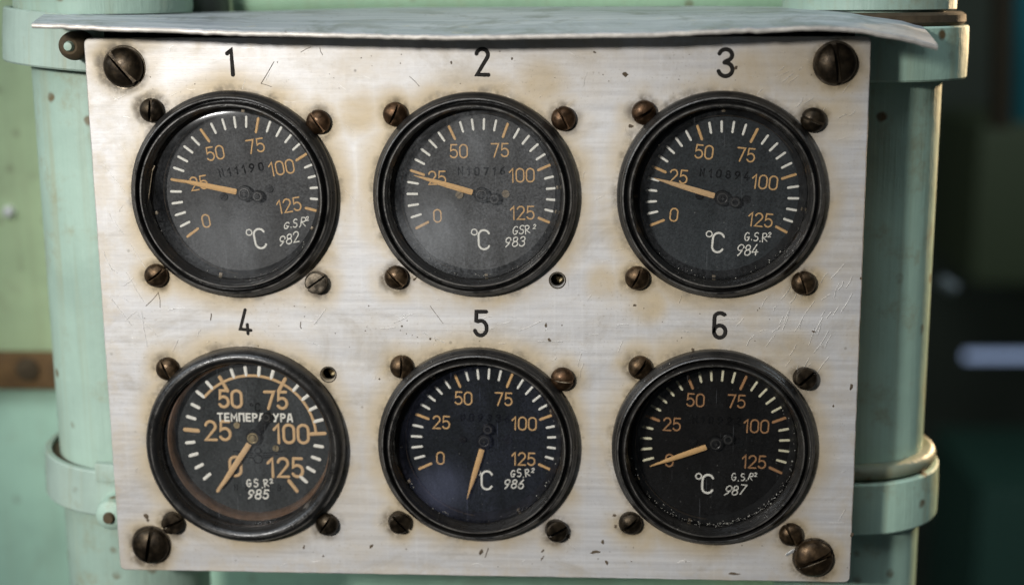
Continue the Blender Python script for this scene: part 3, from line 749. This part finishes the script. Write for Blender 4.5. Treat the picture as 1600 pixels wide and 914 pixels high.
LABELS = [
 'black round temperature gauge under the number 1, pointer just above 25, marked 982',
 'black round gauge under the number 2 with hazy grey glass, marked 983',
 'black round gauge under the number 3, its clear dial marked 984',
 'gauge under the number 4 with large tan numerals and a copper ring, marked 985',
 'gauge under the number 5 whose pointer hangs down, marked 986',
 'darkest gauge, dusty rimmed, under the number 6, pointer at 0, marked 987']
SERIAL = {0: 'N11190', 1: 'N10716', 2: 'N10894', 4: 'N09336', 5: 'N10922'}
POINT = [168.5, 163.7, 163.6, 236, 253.5, 200.6]
HAND = ['982', '983', '984', '985', '986', '987']
YD = 5.2     # dial depth in mm
# handwriting places per gauge in R/161 px, dial unturned: GSR x,z ; number x,z
HW = [((68, -60), (54, -82)), ((62, -57), (52, -77)), ((60, -57), (50, -80)), None, ((59, -54), (50, -74)), ((47, -56), (37, -79))]
UNIT = [(8, -75), (2, -73), (2, -72), None, (5, -69), (-8, -71)]

for gi in range(6):
    gx, gz, gr = GC[gi]; P = gr/162.5        # one photo pixel at this gauge
    org = Vector((gx, 0, gz)); turn = GAUGES[gi][3]
    root = empty('temperature_gauge', org); tag(root, LABELS[gi], 'gauge', 'temperature gauges on the plate')
    four = gi == 3
    bm = bmesh.new(); lathe(bm, [(r*P, d*MM) for r, d in (PROF4 if four else PROF)], n=128)
    obj('bezel', bm, mat_bakelite('black_bakelite', (.8, .9, .8, .5, .7, .45)[gi], (.5, .5, .6, .4, .6, 1.0)[gi], P, (148.5,) if four else (151.5, 140.8)), root, True, 50)
    bm = bmesh.new(); lathe(bm, [(134.6*P, 1.6*MM), (134.5*P, 8*MM), (0, 8*MM)], n=96)
    obj('case', bm, M['interior'], root, True)
    yd = (3.3 if four else YD)*MM
    off = Vector(((.0022, .0017, .0010, .0016, .0018, .0013)[gi], 0, (-.0002, -.0006, -.0016, .0015, -.0002, -.0001)[gi]))   # no dial sits quite true in its case
    rm = M['copper'] if four else M['ring']
    bm = bmesh.new()
    if four: lathe(bm, [(134*P, -.9*MM), (132*P, -1.0*MM), (129*P, -.3*MM), (127.4*P, .5*MM), (126.8*P, yd+.3*MM)], n=112)
    else: lathe(bm, [(129.9*P, yd-1.2*MM), (129.4*P, yd-1.5*MM), (128.7*P, yd-1.4*MM), (128.4*P, yd-.8*MM), (128.2*P, yd+.3*MM)], n=112)
    obj('retaining_ring', bm, rm, root, True, 40).location = off*(.7 if four else 1)
    if not four:
        bm = bmesh.new(); lathe(bm, [(134.5*P, .5*MM), (133.6*P, 2.2*MM), (124*P, yd+.3*MM)], n=96); obj('seat_ring', bm, M['interior'], root, True)
    for k, la in enumerate(LUGS[gi]):
        a = R_(la); bm = bmesh.new(); box(bm, -2.6*P, 2.6*P, .2*MM, 1.7*MM, -3.6*P, 3.6*P, .5*P)
        bmesh.ops.rotate(bm, verts=bm.verts, cent=(0, 0, 0), matrix=Matrix.Rotation(-(a-pi/2), 3, 'Y'))
        bmesh.ops.translate(bm, verts=bm.verts, vec=(131.6*P*cos(a), 0, 131.6*P*sin(a)))
        obj('lug', bm, M['lug'], root, True)
    bm = bmesh.new(); lathe(bm, [(0, yd), (60*P, yd), ((131.5 if four else 128.6)*P, yd)], n=96)
    dm = mat_dial('black_dial_face', GD[gi], .2 if gi < 2 else 0)
    dial = obj('dial', bm, dm, root); dial.location = off
    # marks on the dial, drawn upright and turned with it
    tr = R_(turn); ct, stn = cos(tr), sin(tr)
    def rotv(bm):
        bmesh.ops.rotate(bm, verts=bm.verts, cent=(0, 0, 0), matrix=Matrix.Rotation(-tr, 3, 'Y')); return bm
    hm = .20*MM
    a0, stp = (232, 57.2/25) if four else (206.8, 46.0/25)
    mn, mj = bmesh.new(), bmesh.new()
    for v in range(0, 126, 5):
        a = R_(a0-stp*v + (3.5 if four and v == 0 else 0)); maj = v % 25 == 0
        if gi == 5 and v == 0: continue      # lies wholly under the pointer tip
        if four:
            if maj: ro, ri = 113, (83 if v in (50, 75) else 92)
            else: ro, ri = 112, 100
            if 40 <= v <= 100 and not maj: ro, ri = 116, 103.5
            if v == 100: ro, ri = 116, 93
            if v == 75: ro, ri = 111, 88
            if v == 50: ro, ri = 111, 86
        else: ro, ri = 119, (98 if maj else 104)
        wd = (6.2 if maj else 5.6) if four else (4.6 if maj else 4.1)
        if four and maj and v in (25,): wd = 7
        b = mj if maj else mn
        stroke(b, [(ri*P*cos(a), ri*P*sin(a)), (ro*P*cos(a), ro*P*sin(a))], wd*P, yd, hm*(1.2 if maj else 1))
    mmaj = M['tan'] if four else (M['browny'] if gi == 5 else M['orange'])
    obj('minor_ticks', rotv(mn), M['yellowish'] if gi == 5 else M['white'], dial, True)
    if four:
        stroke(mj, [(101.5*P*cos(R_(q)), 101.5*P*sin(R_(q))) for q in range(140, 2, -3)], 4.6*P, yd, hm*.9)
    obj('major_ticks', rotv(mj), mmaj, dial, True)
    nmat = M['tan'] if four else (M['browny'] if gi == 5 else M['orange'])
    if four: NP = (('0', -33, -51, 32), ('25', -59, 9, 31), ('50', -36, 62.5, 27.5), ('75', 38, 61, 27.5), ('100', 61, 5, 30), ('125', 49, -52, 31))
    else: NP = (('0', -72, -34, 20), ('25', -71, 27, 20.5), ('50', -35.5, 69, 20.5), ('75', 30, 70, 20.5), ('100', 64, 30, 21), ('125', 64, -30, 20.5))
    for s, x, z, h in NP:
        bm = bmesh.new(); text(bm, s, x*P, z*P, h*P, (5.0 if four else 2.7)*P, yd, hm*.9, gap=.22 if four else .20, wscale=1.0 if four else 1.02)
        o = obj('numeral', rotv(bm), nmat, dial, True); o['label'] = 'painted numeral %s' % s
    if not four:
        bm = bmesh.new(); ux, uz = UNIT[gi]
        text(bm, 'C', ux*P, uz*P, 31*P, 3.6*P, yd, hm)
        stroke(bm, [(x*P, z*P) for x, z in arc(ux-15.5, uz+12.5, 4.6, 4.6, 0, 360, 18)], 2.2*P, yd, hm, True)
        obj('unit_mark', rotv(bm), M['white'], dial, True)['label'] = 'white degree C mark'
        bm = bmesh.new(); text(bm, SERIAL[gi], 0, 37*P, 11.5*P, 2.7*P, yd, .16*MM, gap=.72, jitter=.03)
        obj('serial_number', rotv(bm), mat_simple('stamped_digits', tuple(c_*.16 for c_ in GD[gi]), .8, 0, .3, 1500, .2, .1), dial, True)
        bm = bmesh.new(); (ax, az), (bx, bz) = HW[gi]; hw = 1.9 if gi != 5 else 1.5
        s1 = ('G.S.R', 'GSR', 'G.S.R', '', 'GS.R', 'G.S.R')[gi]
        text(bm, s1, ax*P, az*P, 12.5*P, hw*P, yd, hm*1.1, gap=.22, rot=R_(6), jitter=.07, slant=.22)
        text(bm, '2', (ax+21)*P, (az+5)*P, 6.5*P, hw*.9*P, yd, hm*1.1, jitter=.05, slant=.2, rot=R_(6))
        text(bm, HAND[gi], bx*P, bz*P, 15.5*P, hw*1.1*P, yd, hm*1.1, gap=.2, rot=R_(3), jitter=.045, slant=.22)
        obj('handwriting', rotv(bm), M['white'], dial, True)['label'] = 'white handwritten GSR2 %s' % HAND[gi]
    else:
        bm = bmesh.new(); text(bm, 'ТЕМПЕРАТУРА', 3*P, 32*P, 12*P, 3.1*P, yd, hm, gap=.36, wscale=1.02, sq=.0)
        obj('lettering', bm, M['white'], dial, True)['label'] = 'white Cyrillic word across the dial'
        bm = bmesh.new(); text(bm, 'GS.R', 2*P, -79*P, 13*P, 2.4*P, yd, hm*1.1, gap=.32, rot=R_(3), jitter=.06, slant=.1)
        text(bm, '2', 25*P, -74*P, 7*P, 2.0*P, yd, hm*1.1, jitter=.05)
        text(bm, '985', 3*P, -98.5*P, 15*P, 2.7*P, yd, hm*1.1, gap=.28, jitter=.04, slant=.1)
        obj('handwriting', bm, M['white'], dial, True)['label'] = 'white handwritten GSR2 985'
        # stamped winged mark, stamped degree sign and faint stamped serial
        bm = bmesh.new()
        stroke(bm, [(x*P, z*P) for x, z in arc(5, -38, 7, 7, 0, 360, 20)], 2.4*P, yd, .18*MM, True)
        stroke(bm, [(x*P, z*P) for x, z in arc(5, -24, 5, 5, 0, 360, 16)], 2.4*P, yd, .18*MM, True)
        for sg in (-1, 1):
            for q in range(3): stroke(bm, [((5+sg*9)*P, (-28-4*q)*P), ((5+sg*(40-8*q))*P, (-25-4.5*q)*P)], 2.0*P, yd, .18*MM)
        obj('winged_mark', bm, M['stamp'], dial, True)['label'] = 'stamped black winged circle mark'
        bm = bmesh.new()
        stroke(bm, [(x*P, z*P) for x, z in arc(-2, 53, 2.2, 2.2, 0, 360, 12)], 1.6*P, yd, .18*MM, True)
        text(bm, 'C', 8*P, 49*P, 13*P, 2.2*P, yd, .18*MM); obj('unit_mark', bm, M['stamp'], dial, True)
        bm = bmesh.new(); text(bm, 'N6108', 2*P, -87*P, 10*P, 1.6*P, yd, .14*MM, gap=1.3); obj('serial_number', bm, M['stamp'], dial, True)
    # two little screws that hold the dial
    for x, z, q in (((-27, 19, 30), (35, -19, 80)) if four else ((-36, 0, 40), (38, 1, 15))):
        bm = bmesh.new(); r = 5.2*P if four else 6.2*P
        for sg in (1, -1):
            pts = [(r*cos(R_(t)), r*sin(R_(t))*sg) for t in range(9, 172, 9)]
            tp = [bm.verts.new((X, yd-.55*MM, Z)) for X, Z in pts]; lo = [bm.verts.new((X*1.02, yd, Z)) for X, Z in pts]
            bm.faces.new(tp)
            for i in range(len(tp)): bm.faces.new((tp[i], tp[(i+1) % len(tp)], lo[(i+1) % len(tp)], lo[i]))
        box(bm, -r*.9, r*.9, yd-.2*MM, yd, -r*.2, r*.2)
        bmesh.ops.rotate(bm, verts=bm.verts, cent=(0, 0, 0), matrix=Matrix.Rotation(-R_(q), 3, 'Y'))
        bmesh.ops.translate(bm, verts=bm.verts, vec=(x*P, 0, z*P))
        obj('dial_screw', rotv(bm), M['brassy'] if four else (M['hub'] if gi in (0, 2, 4, 5) else M['lug']), dial)
    # pointer: painted blade, hub, counterweight
    yp = yd-1.6*MM
    a = R_(POINT[gi]); L = (104, 104)[0] if four else (114, 112, 112, 0, 103, 112)[gi]
    bs = {0: 13, 1: 15, 2: 13, 3: 11, 4: 14, 5: 16}[gi]
    bm = bmesh.new()
    prof = [(bs, 3.9), (bs+2, 4.5), (bs+20, 4.5), (bs+45, 4.1), (L-30, 3.2), (L-10, 1.6), (L, .5)]
    if four: prof = [(bs, 3.6), (bs+2, 4.4), (bs+30, 4.6), (L-35, 4.4), (L-15, 3.6), (L-3, 2.2), (L, 1.2)]
    rows = [[bm.verts.new((r*P, yy, s_*w_*P)) for s_, yy in ((-1, yp), (-.5, yp-.22*MM), (.5, yp-.22*MM), (1, yp))] for r, w_ in prof]
    rows2 = [[bm.verts.new((r*P, yp+.25*MM, s_*w_*P)) for s_ in (-1, 1)] for r, w_ in prof]
    for (A, B), (A2, B2) in zip(zip(rows, rows[1:]), zip(rows2, rows2[1:])):
        for i in range(3): bm.faces.new((A[i], A[i+1], B[i+1], B[i]))
        bm.faces.new((A[0], B[0], B2[0], A2[0])); bm.faces.new((A[3], A2[1], B2[1], B[3])); bm.faces.new((A2[0], B2[0], B2[1], A2[1]))
    bm.faces.new(rows[0]+rows2[0][::-1])
    ry = Matrix.Rotation(-a, 3, 'Y')
    bmesh.ops.rotate(bm, verts=bm.verts, cent=(0, 0, 0), matrix=ry)
    pt = obj('pointer', bm, M['tan'] if gi in (2, 3) else M['orange'], root, True); pt.location = off
    bm = bmesh.new(); box(bm, -3*P, (bs+1)*P, yp-.05*MM, yp+.22*MM, -2.6*P, 2.6*P)
    if four: box(bm, -44*P, -4*P, yp-.02*MM, yp+.25*MM, -6*P, 6*P, 1*P)
    else: box(bm, -30*P, -6*P, yp-.02*MM, yp+.25*MM, -4.5*P, 4.5*P, 1*P)
    bmesh.ops.rotate(bm, verts=bm.verts, cent=(0, 0, 0), matrix=ry); obj('pointer_arm', bm, M['hub'], pt, True)
    cw = 42 if four else 21; cr = 7.8 if four else 9.4
    cc = Vector((-cw*P*cos(a), 0, -cw*P*sin(a)))
    bm = bmesh.new(); lathe(bm, [(0, yp-.75*MM), (cr*.35*P, yp-.75*MM), (cr*.4*P, yp-.4*MM), (cr*.85*P, yp-.4*MM), (cr*P, yp-.2*MM), (cr*P, yp+.8*MM)], n=28, c=cc)
    cwo = obj('counterweight', bm, M['hub'], pt, True, 30)
    bm = bmesh.new(); lathe(bm, [(cr*.42*P, yp-.42*MM), (cr*.5*P, yp-.62*MM), (cr*.72*P, yp-.62*MM), (cr*.8*P, yp-.40*MM)], n=28, c=cc); obj('counterweight_rim', bm, M['hubcap'], cwo, True, 30)
    bm = bmesh.new(); lathe(bm, [(0, yp-1.0*MM), (3.2*P, yp-1.0*MM), (3.6*P, yp-.8*MM), (6*P, yp-.75*MM), (7*P, yp-.45*MM), (11.4*P, yp-.4*MM), (12.2*P, yp-.1*MM), (12.2*P, yd)], n=40)
    hb = obj('hub', bm, M['hub'], pt, True, 30)
    bm = bmesh.new(); lathe(bm, [(6.4*P, yp-.62*MM), (7.2*P, yp-.72*MM), (8.6*P, yp-.70*MM), (9.3*P, yp-.42*MM)], n=40)
    for q in (40, 130): box(bm, -3*P, 3*P, yp-1.06*MM, yp-1.01*MM, -.55*P, .55*P) if q == 40 else box(bm, -.55*P, .55*P, yp-1.07*MM, yp-1.0*MM, -3*P, 3*P)
    obj('hub_cap', bm, M['hubcap'] if not four else M['brassy'], hb, True, 30)
    if four:
        bm = bmesh.new(); lathe(bm, [(0, yp-1.3*MM), (4*P, yp-1.25*MM), (6*P, yp-.9*MM), (6*P, yp-.6*MM)], n=24); obj('hub_pin', bm, M['brassy'], hb, True)
    # glass
    bm = bmesh.new(); lathe(bm, [(0, -.55*MM if not four else -1.5*MM), (60*P, -.52*MM if not four else -1.47*MM), (118*P, -.42*MM if not four else -1.4*MM), (127*P, -.28*MM if not four else -1.33*MM), (131.5*P, -.1*MM if not four else -1.25*MM), (134.4*P, .2*MM if not four else -1.1*MM)], n=96)
    obj('glass', bm, mat_glass('dusty_sheen_glass', GL[gi], (.50, .55, .85) if gi == 4 else (.62, .64, .66), .55, {0: ((-20*P, -70*P, 95*P, .06),), 1: ((-70*P, -55*P, 85*P, .12), (10*P, 85*P, 70*P, .05)), 4: ((-60*P, -72*P, 62*P, .055),), 3: ((0, 0, 60*P, .012),)}.get(gi, ())), root, True, 60)  # haze patches and the one blue tint imitate reflections in the glass
    nd = {0: 14, 1: 16, 2: 26, 4: 30, 5: 170}.get(gi, 0)   # dust caught at the foot of the glass
    if nd:
        bm = bmesh.new()
        for _ in range(nd):
            q = R_(random.gauss(285, 42) if gi == 5 else random.gauss(275, 60)); rr = random.gauss(129.5, 2.0)*P; e = random.uniform(.35, 1.0)*P
            cx_, cz_ = rr*cos(q), rr*sin(q); vs = []
            for i in range(5):
                a_ = 2*pi*i/5+random.random(); k_ = e*random.uniform(.5, 1.2); vs.append(bm.verts.new((cx_+k_*cos(a_), -.62*MM, cz_+k_*sin(a_))))
            tip = bm.verts.new((cx_, -.62*MM-e*.5, cz_))
            for i in range(5): bm.faces.new((vs[i], vs[(i+1) % 5], tip))
        obj('dust_specks', bm, M['dust'], root)['kind'] = 'stuff'
    # screws through the flange
    for px, py, sa, kd in SMALL[gi]:
        c = at(px, py, -.0015); tl = (random.gauss(0, 4), random.gauss(0, 4)) if kd == 'd' else (random.gauss(-4, 3), random.gauss(6, 4))
        o = put_screw(dome_small if kd == 'd' else flat_small, 'gauge_screw', c, sa, root, org, tl,
                      (M['bronze'], M['bronze_dark'], M['bronze_red'], M['bronze'])[(px*7+py) % 4] if kd == 'd' else (M['bronze_grey'] if gi == 0 else M['bronze_dark']))
        if kd == 'f': o['label'] = 'flat-topped cheese-head screw'
    if gi == 0:   # loose wire clip standing in the left of the bezel
        bm = bmesh.new(); tube(bm, (-126*P, -1.8*MM, 38*P), (-139*P, -2.5*MM, -32*P), .7*P, 8); tube(bm, (-126*P, -1.8*MM, 38*P), (-122*P, -1.6*MM, 46*P), 1.3*P, 8)
        obj('wire_clip', bm, M['lug'], root, True)
